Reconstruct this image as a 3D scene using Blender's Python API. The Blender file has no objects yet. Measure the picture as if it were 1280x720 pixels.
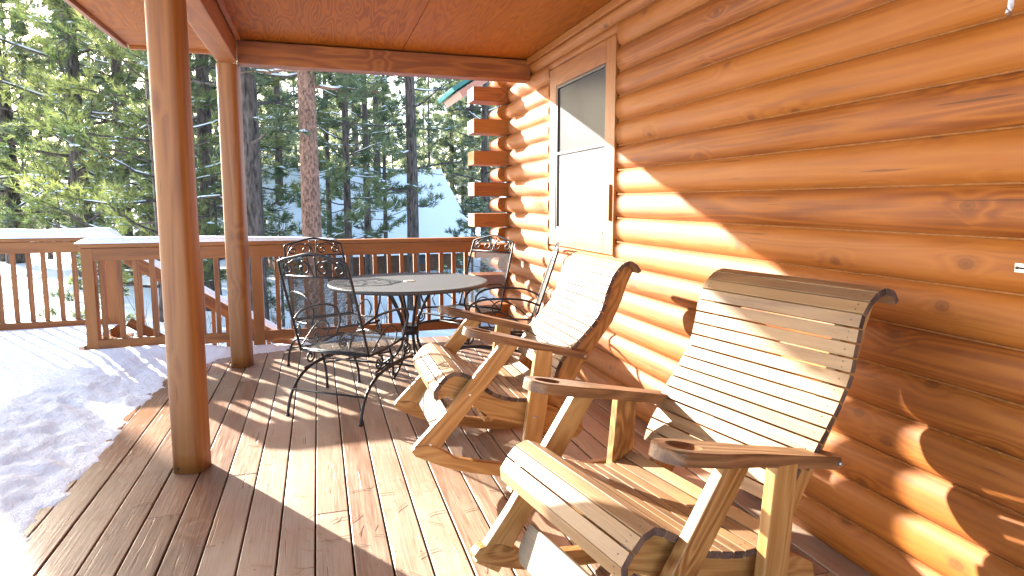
import bpy, math, random
from mathutils import Vector, Matrix, noise
from math import sin, cos, pi, radians, sqrt, atan2, tan
R = random.Random(7)
sc = bpy.context.scene
col = sc.collection
H = 1.35
XW = 1.885          # groove plane of the log wall
V = Vector

# ------------------------------------------------------------------ helpers
class MB:
    def __init__(s):
        s.v = []; s.f = []; s.g = []; s.t = []; s.mi = []; s.sm = []
    def add(s, vs, fs, gv=None, tone=None, mi=0, smooth=False):
        n = len(s.v)
        tone = R.random() if tone is None else tone
        ro = V((R.random()*40, R.random()*40, R.random()*40))
        s.v += [tuple(p) for p in vs]
        s.g += [tuple(V(q)+ro) for q in (gv or vs)]
        s.t += [tone]*len(vs)
        s.f += [tuple(n+i for i in f) for f in fs]
        if isinstance(mi, int): s.mi += [mi]*len(fs)
        else: s.mi += list(mi)
        s.sm += [smooth]*len(fs)
    def box(s, c, size, M=None, tone=None, mi=0, endmi=None):
        """box centred at c; grain runs along its longest side; M: 3x3 rotation"""
        a = max(range(3), key=lambda i: size[i]); o = [i for i in range(3) if i != a]
        M = M or Matrix.Identity(3)
        vs = []; gv = []
        for k in range(8):
            q = V(((k & 1)-.5, ((k >> 1) & 1)-.5, ((k >> 2) & 1)-.5))
            q = V((q[0]*size[0], q[1]*size[1], q[2]*size[2]))
            gv.append((q[a], q[o[0]], q[o[1]])); vs.append(V(c)+M @ q)
        fs = [(0,2,3,1), (4,5,7,6), (0,1,5,4), (2,6,7,3), (0,4,6,2), (1,3,7,5)]
        ax = [2, 2, 1, 1, 0, 0]
        mis = [endmi if (endmi is not None and ax[i] == a) else mi for i in range(6)]
        s.add(vs, fs, gv, tone, mis)
    def prism(s, outline, thick, O, ex, ey, ez, grain=None, tone=None, mi=0, edge_mi=None, smooth=False):
        """2-D outline (in ex, ey) extruded by thick along ez, centred on O"""
        n = len(outline); gd = V(grain or (1, 0)).normalized(); gp = V((-gd.y, gd.x))
        vs = []; gv = []
        for sg in (-.5, .5):
            for (a, b) in outline:
                vs.append(V(O)+V(ex)*a+V(ey)*b+V(ez)*thick*sg)
                gv.append((a*gd.x+b*gd.y, a*gp.x+b*gp.y, thick*sg))
        fs = [tuple(range(n-1, -1, -1)), tuple(range(n, 2*n))]
        em = mi if edge_mi is None else edge_mi
        mis = [mi, mi]
        for i in range(n):
            j = (i+1) % n; fs.append((i, j, n+j, n+i)); mis.append(em)
        s.add(vs, fs, gv, tone, mis)
        if smooth:
            for k in range(n): s.sm[-1-k] = True
    def tube(s, path, r, seg=8, tone=None, mi=0, closed=False, caps=True):
        P = [V(p) for p in path]; n = len(P)
        rr = r if isinstance(r, (list, tuple)) else [r]*n
        vs = []; gv = []; L = 0; up = None
        for i, p in enumerate(P):
            d = (P[(i+1) % n]-P[i-1]) if closed else (P[min(i+1, n-1)]-P[max(i-1, 0)])
            if d.length < 1e-9: d = V((0, 0, 1))
            d.normalize()
            if up is None: up = V((0, 0, 1)) if abs(d.z) < .9 else V((1, 0, 0))
            up = (up-d*up.dot(d))
            if up.length < 1e-6: up = V((1, 0, 0)) if abs(d.x) < .9 else V((0, 1, 0)); up = up-d*up.dot(d)
            up.normalize(); sd = d.cross(up)
            if i: L += (P[i]-P[i-1]).length
            for k in range(seg):
                a = 2*pi*k/seg
                vs.append(p+(up*cos(a)+sd*sin(a))*rr[i]); gv.append((L, cos(a)*rr[i], sin(a)*rr[i]))
        fs = []
        for i in range(n if closed else n-1):
            j = (i+1) % n
            for k in range(seg):
                l = (k+1) % seg; fs.append((i*seg+k, i*seg+l, j*seg+l, j*seg+k))
        nf = len(fs)
        if caps and not closed:
            fs.append(tuple(range(seg))[::-1]); fs.append(tuple((n-1)*seg+k for k in range(seg)))
        s.add(vs, fs, gv, tone, mi, True)
        for k in range(len(fs)-nf): s.sm[-1-k] = False
    def build(s, name, mats, parent=None, bevel=0, label=None, segs=2):
        me = bpy.data.meshes.new(name); me.from_pydata(s.v, [], s.f)
        for m in (mats if isinstance(mats, (list, tuple)) else [mats]): me.materials.append(m)
        me.polygons.foreach_set('material_index', s.mi)
        me.polygons.foreach_set('use_smooth', s.sm)
        a = me.attributes.new('gv', 'FLOAT_VECTOR', 'POINT'); a.data.foreach_set('vector', [x for g in s.g for x in g])
        a = me.attributes.new('tone', 'FLOAT', 'POINT'); a.data.foreach_set('value', s.t)
        me.update()
        o = bpy.data.objects.new(name, me); col.objects.link(o)
        if parent: o.parent = parent
        if bevel:
            b = o.modifiers.new('bevel', 'BEVEL'); b.width = bevel; b.segments = segs; b.limit_method = 'ANGLE'; b.angle_limit = radians(40)
            b.harden_normals = False
            for p in me.polygons: p.use_smooth = True
            w = o.modifiers.new('wn', 'WEIGHTED_NORMAL'); w.keep_sharp = False
        if label: o['label'] = label
        return o

def tag(o, label=None, cat=None, group=None, kind=None):
    if label: o['label'] = label
    if cat: o['category'] = cat
    if group: o['group'] = group
    if kind: o['kind'] = kind
    return o
def empty(name, loc=(0, 0, 0), rz=0):
    o = bpy.data.objects.new(name, None); col.objects.link(o); o.location = loc; o.rotation_euler = (0, 0, rz)
    o.empty_display_size = .1
    return o
def kids(o): return [c for c in bpy.data.objects if c.parent == o]
def copy_tree(o, parent=None):
    c = o.copy(); col.objects.link(c); c.parent = parent
    for ch in kids(o): copy_tree(ch, c)
    return c
def bez(pts, n=8):
    """Catmull-Rom through points"""
    P = [V(p) for p in pts]; out = []
    for i in range(len(P)-1):
        p0 = P[max(i-1, 0)]; p1 = P[i]; p2 = P[i+1]; p3 = P[min(i+2, len(P)-1)]
        for k in range(n):
            t = k/n
            out.append(.5*((2*p1)+(p2-p0)*t+(2*p0-5*p1+4*p2-p3)*t*t+(3*p1-p0-3*p2+p3)*t*t*t))
    out.append(P[-1]); return out

# ------------------------------------------------------------------ materials
def newmat(name):
    m = bpy.data.materials.new(name); m.use_nodes = True
    nt = m.node_tree; b = nt.nodes['Principled BSDF']; return m, nt, b
def N(nt, t, **k):
    n = nt.nodes.new(t)
    for a, v in k.items():
        if a.startswith('i_'):
            key = a[2:]; n.inputs[int(key) if key.isdigit() else key].default_value = v
        else: setattr(n, a, v)
    return n
def mixc(nt, fac, a, b, mode='MIX'):
    m = N(nt, 'ShaderNodeMix', data_type='RGBA', blend_type=mode)
    for sock, v in ((m.inputs[0], fac), (m.inputs[6], a), (m.inputs[7], b)):
        if hasattr(v, 'links') or hasattr(v, 'is_linked'): nt.links.new(v, sock)
        else: sock.default_value = v if not isinstance(v, tuple) else (*v, 1)[:4]
    return m.outputs[2]
def mth(nt, op, a, b=None, c=None, clamp=False):
    m = N(nt, 'ShaderNodeMath', operation=op, use_clamp=clamp)
    for i, v in enumerate((a, b, c)):
        if v is None: continue
        if hasattr(v, 'is_linked'): nt.links.new(v, m.inputs[i])
        else: m.inputs[i].default_value = v
    return m.outputs[0]
def ramp(nt, x, stops, interp='LINEAR'):
    r = N(nt, 'ShaderNodeValToRGB'); r.color_ramp.interpolation = interp
    e = r.color_ramp.elements
    while len(e) < len(stops): e.new(.5)
    for i, (p, c) in enumerate(stops):
        e[i].position = p; e[i].color = (*c, 1) if isinstance(c, tuple) else (c, c, c, 1)
    nt.links.new(x, r.inputs[0]); return r.outputs[0]

def wood(name, dark, mid, light, rough=.45, spec=.5, along=1.0, ring=14, knots=.0, bump=.25, weather=None, wamt=0, tonevar=.35, coat=0, fine=1.0, blotch=.4, fw=.6, rw=.42, crack=0):
    m, nt, b = newmat(name)
    at = N(nt, 'ShaderNodeAttribute', attribute_name='gv'); tn = N(nt, 'ShaderNodeAttribute', attribute_name='tone')
    mp = N(nt, 'ShaderNodeMapping'); mp.inputs[3].default_value = (.9*along, 7, 7)
    nt.links.new(at.outputs['Vector'], mp.inputs[0])
    n1 = N(nt, 'ShaderNodeTexNoise', i_Scale=1.0, i_Detail=2.0, i_Roughness=.45); nt.links.new(mp.outputs[0], n1.inputs['Vector'])
    rg = mth(nt, 'MULTIPLY', n1.outputs[0], ring)
    if knots:
        mk = N(nt, 'ShaderNodeMapping'); mk.inputs[3].default_value = (3.6, 4.6, 4.6); nt.links.new(at.outputs['Vector'], mk.inputs[0])
        nk = N(nt, 'ShaderNodeTexNoise', i_Scale=14.0, i_Detail=1.0); nt.links.new(at.outputs['Vector'], nk.inputs['Vector'])
        vo = N(nt, 'ShaderNodeTexVoronoi', i_Scale=1.0); vo.voronoi_dimensions = '2D'; nt.links.new(mk.outputs[0], vo.inputs['Vector'])
        sel = ramp(nt, vo.outputs['Color'], [(.84-.2*knots, 0.0), (.87-.2*knots, 1.0)])
        dd_ = mth(nt, 'ADD', vo.outputs['Distance'], mth(nt, 'MULTIPLY', mth(nt, 'SUBTRACT', nk.outputs[0], .5), .05))
        k = ramp(nt, dd_, [(.0, .75), (.05, .5), (.075, .6), (.1, .15), (.2, 0.0)])
        kk = mth(nt, 'MULTIPLY', mth(nt, 'MULTIPLY', k, sel), min(1, knots))
        bend = mth(nt, 'MULTIPLY', ramp(nt, vo.outputs['Distance'], [(.0, 1.0), (.45, 0.0)], 'EASE'), sel)
        rg = mth(nt, 'ADD', rg, mth(nt, 'MULTIPLY', bend, 1.5))
    rf = mth(nt, 'PINGPONG', rg, .5)                # cathedral rings 0..0.5
    rf = mth(nt, 'MULTIPLY', rf, 2.0)
    mp2 = N(nt, 'ShaderNodeMapping'); mp2.inputs[3].default_value = (6*along, 170*fine, 170*fine)
    nt.links.new(at.outputs['Vector'], mp2.inputs[0])
    n2 = N(nt, 'ShaderNodeTexNoise', i_Scale=1.0, i_Detail=3.0, i_Roughness=.6); nt.links.new(mp2.outputs[0], n2.inputs['Vector'])
    mp3 = N(nt, 'ShaderNodeMapping'); mp3.inputs[3].default_value = (1.3, 5, 5)
    nt.links.new(at.outputs['Vector'], mp3.inputs[0])
    n3 = N(nt, 'ShaderNodeTexNoise', i_Scale=1.0, i_Detail=3.0); nt.links.new(mp3.outputs[0], n3.inputs['Vector'])
    g = mth(nt, 'MULTIPLY_ADD', n2.outputs[0], fw, mth(nt, 'MULTIPLY', mth(nt, 'POWER', rf, 1.6), rw))
    g = mth(nt, 'ADD', g, mth(nt, 'MULTIPLY', mth(nt, 'SUBTRACT', n3.outputs[0], .5), blotch))
    g = mth(nt, 'ADD', g, mth(nt, 'MULTIPLY', mth(nt, 'SUBTRACT', tn.outputs['Fac'], .5), tonevar))
    c = ramp(nt, g, [(.12, dark), (.42, mid), (.8, light)])
    hgt = g
    if knots: c = mixc(nt, kk, c, tuple(x*.4 for x in dark))
    if crack:
        mc = N(nt, 'ShaderNodeMapping'); mc.inputs[3].default_value = (2.2, 55, 55); nt.links.new(at.outputs['Vector'], mc.inputs[0])
        nc = N(nt, 'ShaderNodeTexNoise', i_Scale=1.0, i_Detail=2.0); nt.links.new(mc.outputs[0], nc.inputs['Vector'])
        cr = ramp(nt, nc.outputs[0], [(.70, 0.0), (.735, 1.0)])
        c = mixc(nt, mth(nt, 'MULTIPLY', cr, crack), c, tuple(x*.3 for x in dark)); hgt = mth(nt, 'SUBTRACT', hgt, mth(nt, 'MULTIPLY', cr, 1.5))
    if weather:
        geo = N(nt, 'ShaderNodeNewGeometry')
        nw = N(nt, 'ShaderNodeTexNoise', i_Scale=1.3, i_Detail=5.0, i_Roughness=.65); nt.links.new(geo.outputs['Position'], nw.inputs['Vector'])
        w = ramp(nt, nw.outputs[0], [(.38, 0.0), (.62, 1.0)])
        c = mixc(nt, mth(nt, 'MULTIPLY', w, wamt), c, mixc(nt, .75, c, weather))
    nt.links.new(c, b.inputs['Base Color'])
    rr = mth(nt, 'MULTIPLY_ADD', n2.outputs[0], .25, rough-.12)
    nt.links.new(rr, b.inputs['Roughness']); b.inputs['Specular IOR Level'].default_value = spec
    if coat: b.inputs['Coat Weight'].default_value = coat; b.inputs['Coat Roughness'].default_value = .5
    bp = N(nt, 'ShaderNodeBump', i_Strength=bump, i_Distance=.004); nt.links.new(hgt, bp.inputs['Height'])
    nt.links.new(bp.outputs[0], b.inputs['Normal'])
    return m

M = {}
M['log'] = wood('log_stain', (0.189,0.048,0.004), (0.320,0.099,0.009), (0.376,0.131,0.015), rough=.62, spec=.4, along=.45, ring=11, knots=1.0, bump=.12, tonevar=.3, weather=(.42,.155,.06), wamt=.3, fine=.3, blotch=.2, fw=.6, rw=.3, crack=.7)
M['logend'] = wood('log_end_stain', (0.193,0.055,0.004), (0.346,0.117,0.010), (0.415,0.165,0.016), rough=.6, bump=.3, ring=10)
M['trim'] = wood('trim_stain', (0.182,0.047,0.005), (0.284,0.088,0.011), (0.328,0.111,0.014), rough=.5, knots=.3, ring=6, bump=.2)
M['post'] = wood('post_stain', (0.153,0.045,0.007), (0.236,0.084,0.016), (0.276,0.108,0.023), rough=.5, ring=7, bump=.2, tonevar=.2, along=.5, fine=.5, crack=.8, knots=.5)
M['rail'] = wood('railing_stain', (0.142,0.041,0.006), (0.237,0.081,0.013), (0.278,0.102,0.019), rough=.55, ring=5, bump=.2)
M['ply'] = wood('plywood_stain', (0.215,0.055,0.002), (0.318,0.090,0.004), (0.357,0.109,0.005), rough=.6, spec=.2, ring=15, bump=.1, tonevar=.3, along=1.0, fine=.25, blotch=.3)
M['slat'] = wood('slat_wood', (0.155,0.075,0.026), (0.270,0.148,0.055), (0.342,0.204,0.086), rough=.5, ring=7, knots=.25, bump=.35, tonevar=.5, weather=(.26,.17,.105), wamt=.6)
M['oak'] = wood('varnished_wood', (0.207,0.080,0.019), (0.372,0.186,0.055), (0.468,0.263,0.093), rough=.4, spec=.5, ring=12, knots=.7, bump=.25, tonevar=.3)
M['arm'] = wood('dark_arm_wood', (0.054,0.023,0.009), (0.185,0.086,0.035), (0.272,0.141,0.061), rough=.42, ring=10, bump=.5, tonevar=.2)
M['endgrain'] = wood('end_grain', (.03,.016,.012), (.085,.05,.038), (.15,.09,.06), rough=.8, bump=.8, ring=3)
M['greywood'] = wood('weathered_board', (.12,.08,.045), (.21,.15,.09), (.28,.21,.14), rough=.6, ring=9, knots=.3, bump=.4)
def deckmat():
    m = wood('deck_boards', (0.153,0.091,0.055), (0.352,0.264,0.185), (0.460,0.373,0.285), rough=.42, spec=.5, along=.7, ring=3.5, knots=.1, bump=.45, tonevar=.36, blotch=.35, fw=.6, rw=.14, crack=.8, fine=.6)
    nt = m.node_tree; b = nt.nodes['Principled BSDF']
    src = b.inputs['Base Color'].links[0].from_socket; rsrc = b.inputs['Roughness'].links[0].from_socket
    geo = N(nt, 'ShaderNodeNewGeometry'); sp = N(nt, 'ShaderNodeSeparateXYZ'); nt.links.new(geo.outputs['Position'], sp.inputs[0])
    nw = N(nt, 'ShaderNodeTexNoise', i_Scale=1.6, i_Detail=5.0, i_Roughness=.6); nt.links.new(geo.outputs['Position'], nw.inputs['Vector'])
    # wet band beside the melting snow
    d = mth(nt, 'ADD', sp.outputs['X'], mth(nt, 'MULTIPLY', mth(nt, 'SUBTRACT', nw.outputs[0], .5), 1.1))
    wet = ramp(nt, mth(nt, 'MULTIPLY_ADD', d, .5, 1.0), [(.4, 1.0), (.86, 0.0)])
    c = mixc(nt, wet, src, mixc(nt, .8, src, (.62,.34,.16), 'MULTIPLY'))
    # second: worn / dirty patches
    n4 = N(nt, 'ShaderNodeTexNoise', i_Scale=.9, i_Detail=6.0, i_Roughness=.7); nt.links.new(geo.outputs['Position'], n4.inputs['Vector'])
    w = ramp(nt, n4.outputs[0], [(.4, 0.0), (.65, 1.0)])
    c = mixc(nt, mth(nt, 'MULTIPLY', w, .5), c, (.30,.12,.06))
    # pits and specks
    vo = N(nt, 'ShaderNodeTexVoronoi', i_Scale=38.0); nt.links.new(geo.outputs['Position'], vo.inputs['Vector'])
    sel = ramp(nt, vo.outputs['Color'], [(.78, 0.0), (.8, 1.0)])
    k = mth(nt, 'MULTIPLY', ramp(nt, vo.outputs['Distance'], [(.1, .8), (.22, 0.0)]), sel)
    c = mixc(nt, k, c, (.08,.035,.02))
    nt.links.new(c, b.inputs['Base Color'])
    nt.links.new(mth(nt, 'SUBTRACT', rsrc, mth(nt, 'MULTIPLY', wet, .2)), b.inputs['Roughness'])
    return m
M['deck'] = deckmat()

def simple(name, c, rough=.5, metal=0, spec=.5, var=0, scale=30, bump=0, tint=None, sz=1):
    m, nt, b = newmat(name)
    b.inputs['Roughness'].default_value = rough; b.inputs['Metallic'].default_value = metal; b.inputs['Specular IOR Level'].default_value = spec
    tc = N(nt, 'ShaderNodeTexCoord'); mp = N(nt, 'ShaderNodeMapping'); mp.inputs[3].default_value = (1, 1, sz); nt.links.new(tc.outputs['Object'], mp.inputs[0])
    n = N(nt, 'ShaderNodeTexNoise', i_Scale=scale, i_Detail=4.0, i_Roughness=.6); nt.links.new(mp.outputs[0], n.inputs['Vector'])
    nt.links.new(ramp(nt, n.outputs[0], [(.3, tuple(x*(1-var) for x in c)), (.7, tuple(min(1, x*(1+var)) for x in (tint or c)))]), b.inputs['Base Color'])
    if bump:
        bp = N(nt, 'ShaderNodeBump', i_Strength=bump, i_Distance=.02); nt.links.new(n.outputs[0], bp.inputs['Height']); nt.links.new(bp.outputs[0], b.inputs['Normal'])
    return m
M['iron'] = simple('wrought_iron', (.012,.014,.018), .4, .0, .4, .3, 60, .05)
M['mesh'] = simple('iron_mesh', (.05,.045,.04), .5, .0, .5, .3, 60)
M['tabletop'] = simple('table_mesh_top', (.055,.055,.055), .55, 0, .5, .25, 200, .1)
M['steel'] = simple('bolt_steel', (.55,.56,.58), .35, .9)
M['brass'] = simple('zinc_plate', (.62,.6,.5), .35, .8)
M['rope'] = simple('white_rope', (.8,.8,.82), .8, 0, .3, .2, 300, .6)
M['darkgap'] = simple('dark_underside', (.02,.012,.008), .9)
M['teal'] = simple('teal_metal', (.03,.2,.19), .4)
M['pink'] = simple('soffit_paint', (.5,.27,.2), .6)
M['chink'] = simple('chinking', (.26,.10,.025), .8, 0, .3, .3, 40)
M['dark_stone'] = simple('cabin_wall', (.12,.06,.035), .8, 0, .3, .3, 5)
M['bark_red'] = simple('ponderosa_bark', (.10,.06,.045), .9, 0, .2, .5, 22, 1.0, (.25,.14,.1), .5)
M['bark_dark'] = simple('dark_bark', (.028,.023,.021), .9, 0, .2, .5, 16, 1.0, (.10,.08,.07), .25)
M['twig'] = simple('bare_twig', (.07,.045,.035), .85)
M['needle_dry'] = simple('dry_needle', (.2,.09,.04), .7)

def snowmat(name, scale, strength):
    m, nt, b = newmat(name)
    b.inputs['Base Color'].default_value = (.84,.90,.96,1); b.inputs['Roughness'].default_value = .55; b.inputs['Specular IOR Level'].default_value = .3
    geo = N(nt, 'ShaderNodeNewGeometry')
    n = N(nt, 'ShaderNodeTexNoise', i_Scale=scale, i_Detail=8.0, i_Roughness=.65); nt.links.new(geo.outputs['Position'], n.inputs['Vector'])
    bp = N(nt, 'ShaderNodeBump', i_Strength=strength, i_Distance=.03); nt.links.new(n.outputs[0], bp.inputs['Height']); nt.links.new(bp.outputs[0], b.inputs['Normal'])
    return m
M['snow'] = snowmat('snow', 26, .75)
M['snow_far'] = snowmat('snow_field', 1.5, .5)

def foliage(name, c1, c2, trans):
    m, nt, b = newmat(name)
    at = N(nt, 'ShaderNodeAttribute', attribute_name='tone')
    c = ramp(nt, at.outputs['Fac'], [(0, c1), (1, c2)])
    nt.links.new(c, b.inputs['Base Color']); b.inputs['Roughness'].default_value = .6; b.inputs['Specular IOR Level'].default_value = .35
    tr = N(nt, 'ShaderNodeBsdfTranslucent'); nt.links.new(mixc(nt, 1, c, (1.0, 1.0, .55), 'MULTIPLY'), tr.inputs[0])
    mx = N(nt, 'ShaderNodeMixShader'); mx.inputs[0].default_value = trans
    out = nt.nodes['Material Output']
    nt.links.new(b.outputs[0], mx.inputs[1]); nt.links.new(tr.outputs[0], mx.inputs[2]); nt.links.new(mx.outputs[0], out.inputs[0])
    return m
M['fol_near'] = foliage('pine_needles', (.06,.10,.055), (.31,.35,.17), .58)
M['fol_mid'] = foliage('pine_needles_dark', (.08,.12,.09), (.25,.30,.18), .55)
M['fol_far'] = foliage('pine_needles_hazed', (.17,.21,.19), (.36,.40,.28), .55)  # paler needle colours carry the aerial haze of the far trees

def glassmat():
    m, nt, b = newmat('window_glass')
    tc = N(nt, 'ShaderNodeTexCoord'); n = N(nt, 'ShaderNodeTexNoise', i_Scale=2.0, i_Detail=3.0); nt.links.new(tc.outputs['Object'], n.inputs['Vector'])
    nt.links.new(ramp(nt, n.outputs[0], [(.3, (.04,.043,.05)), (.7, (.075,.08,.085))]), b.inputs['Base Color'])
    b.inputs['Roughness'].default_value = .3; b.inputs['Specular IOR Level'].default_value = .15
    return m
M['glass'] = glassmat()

# ------------------------------------------------------------------ camera, light, sky
F = 785; P = math.atan(87/785); TH = math.atan(243/math.hypot(785, 87))
cd = bpy.data.cameras.new('camera'); cam = bpy.data.objects.new('camera', cd); col.objects.link(cam); sc.camera = cam
cd.sensor_width = 36; cd.lens = F/1280*36; cd.shift_y = -20/1280; cd.clip_start = .05; cd.clip_end = 3000
cam.location = (0, 0, H); cam.rotation_euler = (pi/2-P, 0, -TH)
SD = V((.545, -.838)).normalized(); EL = math.atan(.338)
sl = bpy.data.lights.new('sun', 'SUN'); so = bpy.data.objects.new('sun', sl); col.objects.link(so)
sl.energy = 32.0; sl.angle = radians(.6); sl.color = (1, .94, .85)
dirv = V((SD.x*cos(EL), SD.y*cos(EL), -sin(EL)))
so.rotation_euler = dirv.to_track_quat('-Z', 'Y').to_euler(); so.location = (-6, 9, 8)
w = bpy.data.worlds.new('World'); sc.world = w; w.use_nodes = True
nt = w.node_tree; bg = nt.nodes['Background']
sk = N(nt, 'ShaderNodeTexSky'); sk.sky_type = 'NISHITA'; sk.sun_disc = False; sk.sun_elevation = EL
sk.sun_rotation = atan2(-SD.x, -SD.y); sk.air_density = 1.0; sk.dust_density = 2.0; sk.ozone_density = 1.5
nt.links.new(sk.outputs[0], bg.inputs[0]); bg.inputs[1].default_value = .74
sc.view_settings.view_transform = 'Standard'; sc.view_settings.look = 'None'; sc.view_settings.exposure = 0; sc.view_settings.gamma = 1
sc.cycles.use_denoising = True
sc.cycles.max_bounces = 8; sc.cycles.diffuse_bounces = 5; sc.cycles.transparent_max_bounces = 8
try: sc.cycles.sample_clamp_indirect = 12
except Exception: pass

# ------------------------------------------------------------------ deck
DX0, DX1, DY0, DY1 = -8.0, 1.92, -2.2, 6.2
mb = MB(); x = DX0; bw = .1395
while x < DX1-.02:
    y = DY0; first = True
    top = DY1 if x > -1.95 else 7.3
    while y < top-.01:
        L = R.uniform(3.2, 4.9) if not first else R.uniform(.8, 4.8); first = False
        y2 = min(top, y+L)
        if top-y2 < .5: y2 = top
        ww = min(bw-.0075, DX1-x)
        mb.box((x+ww/2, (y+y2)/2, -.018+R.uniform(-.0012, .0012)), (ww, y2-y-.003, .036), Matrix.Rotation(R.uniform(-.004, .004), 3, 'Y'))
        y = y2
    x += bw
deck = mb.build('deck_boards', M['deck'], None, .004); tag(deck, kind='structure'); deck.name = 'deck'
mb = MB()
mb.box((-3.0, 1.9, -.12), (10.0, 8.2, .04), mi=1); mb.box(((DX1-1.95)/2, DY1-.02, -.17), (DX1+1.95, .04, .26)); mb.box((-4.97, 7.27, -.17), (6.0, .04, .26))
mb.box((-1.93, 6.74, -.17), (.04, 1.02, .26))
tag(mb.build('deck_frame', [M['rail'], M['darkgap']]), kind='structure')

# ------------------------------------------------------------------ terrain
def gh(x, y):
    d = sqrt(x*x+y*y)
    base = -1.75-.25*min(1, max(0, (y-8)/20))
    h = base+.25*noise.noise(V((x*.12, y*.12, 0)))+.08*noise.noise(V((x*.5, y*.5, 3)))
    if d > 55: h += min(d-55, 60)*.05
    if d > 60: h += (d-60)*.035*(1+.6*noise.noise(V((x*.01, y*.01, 5))))
    return h
def sheet(name, xs, ys, f, mat):
    nx, ny = len(xs), len(ys)
    vs = [(x, y, f(x, y)) for y in ys for x in xs]
    fs = [(j*nx+i, j*nx+i+1, (j+1)*nx+i+1, (j+1)*nx+i) for j in range(ny-1) for i in range(nx-1)]
    b = MB(); b.add(vs, fs, None, .5, 0, True); return b.build(name, mat)
def spaced(a, n): return [math.copysign(abs(t)**2.2, t)*a for t in [(-1+2*i/n) for i in range(n+1)]]
tag(sheet('snowy_ground', spaced(900, 170), spaced(900, 170), gh, M['snow_far']), kind='structure')

# snow lying on the deck
def xedge(y):
    pts = [(-3, -1.12), (2.7, -1.15), (4.75, -1.2), (5.4, -1.1), (5.85, -.85), (6.15, .15), (7.4, .15)]
    for (a, xa), (b, xb) in zip(pts, pts[1:]):
        if a <= y <= b: return xa+(xb-xa)*(y-a)/(b-a)
    return -1.1
def dsnow(x, y):
    e = xedge(y)+.10*noise.noise(V((x*1.3, y*1.3, 0)))+.07*noise.noise(V((x*6, y*6, 1)))+.035*noise.noise(V((x*18, y*18, 2)))+.02*noise.noise(V((x*45, y*45, 2)))
    d = e-x
    t = max(0, min(1, d/.75)); t = t*t*(3-2*t)
    lump = noise.noise(V((x*9, y*9, 7)))*.5+noise.noise(V((x*22, y*22, 9)))*.35
    k = max(0, 1-abs(d-.3)/.55)
    h = -.012+min(1, max(0, d)/.03)*.016+t*.115+lump*.034*k*min(1, max(0, d)/.12)+.015*noise.noise(V((x*1.1, y*1.1, 4)))*t
    if d < 0: h = max(-.05, -.012+d*.45)
    if y > 6.0 and x > -1.95: h = min(h, .05) if y < 6.12 else min(h, -.0)
    return h
xs = [-8+.05*i for i in range(100)]+[-3+.022*i for i in range(125)]
ys = [-2+.035*i for i in range(264)]
ys = [y for y in ys if y <= 7.2]
sn = sheet('deck_snow', xs, ys, dsnow, M['snow'])
import bmesh
bmm = bmesh.new(); bmm.from_mesh(sn.data)
bmesh.ops.delete(bmm, geom=[v for v in bmm.verts if v.co.z < -.045 or (v.co.y > 6.17 and v.co.x > -1.95)], context='VERTS')
bmm.to_mesh(sn.data); bmm.free()
tag(sn, kind='structure')

# ------------------------------------------------------------------ log cabin wall
cabin = empty('log_cabin', (XW, 2, 0)); tag(cabin, 'orange stained log cabin wall with half round courses and notched corner', 'cabin')
def off(o, root): # parts are built in world coordinates; keep them there under the moved root
    o.location = -V(root.location); return o
WY0, WY1, WZ0, WZ1 = 3.78, 4.99, 1.0, 2.42
def logseg(name, z0, hgt, y0, y1, ext=False, seed=0):
    b = MB(); n = 15; prof = []
    sag = .034 if hgt > .12 else .03; r = ((hgt/2)**2+sag**2)/(2*sag)
    a0 = math.asin(hgt/2/r*.9999)
    for i in range(n):
        t = math.sin(-pi/2+pi*i/(n-1)); t = .5*t+.5*(-1+2*i/(n-1))
        prof.append((XW-sag*(1-abs(t)**3.0), z0+hgt/2*(1+.985*t)))
    if ext:
        prof = [(XW-.0+.09*cos(2*pi*i/20)-.0, z0+hgt/2+hgt*.5*sin(2*pi*i/20)) for i in range(20)]
        prof = [(x-.02 if x < XW else x, z) for x, z in prof]
    ny = max(2, int((y1-y0)/.12)); vs = []; gv = []
    for j in range(ny+1):
        y = y0+(y1-y0)*j/ny
        for k, (px, pz) in enumerate(prof):
            wob = .0025*noise.noise(V((y*1.3, z0*9, k*.15)))
            vs.append((px+wob, y, pz)); gv.append((y, k*.016, px))
    m = len(prof); fs = []
    for j in range(ny):
        for k in range(m-(0 if ext else 1)):
            l = (k+1) % m
            fs.append((j*m+k, j*m+l, (j+1)*m+l, (j+1)*m+k))
    nf = len(fs)
    fs.append(tuple(range(m))); fs.append(tuple(ny*m+k for k in range(m))[::-1])
    b.add(vs, fs, gv, None, [0]*nf+[1]*2, True)
    b.sm[-1] = False; b.sm[-2] = False
    return off(b.build(name, [M['log'], M['logend']], cabin), cabin)
CH = .156
for k in range(17):
    z0 = k*CH; z1 = z0+CH
    yend = 6.28 if k % 2 == 0 else 6.14
    segs = [(-1.2, yend)]
    if z1 > WZ0+.01 and z0 < WZ1-.01: segs = [(-1.2, WY0-.03), (WY1+.006, yend)]
    if z0 < WZ1 < z1: logseg('log', WZ1+.002, z1-WZ1-.002, WY0-.03, WY1+.006)
    if z0 < WZ0 < z1: logseg('log', z0, WZ0-z0-.002, WY0-.03, WY1+.006)
    for (a, c) in segs: logseg('log', z0, CH, a, c)
    if k % 2 == 0: logseg('log_tail', z0+.002, CH-.004, 6.285, 6.62, True)
    else:
        b = MB(); b.box((1.78, 6.30, z0+CH/2), (.56, .27, CH-.02), endmi=1)
        off(b.build('crossing_log_end', [M['log'], M['logend']], cabin, .006), cabin)
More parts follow.
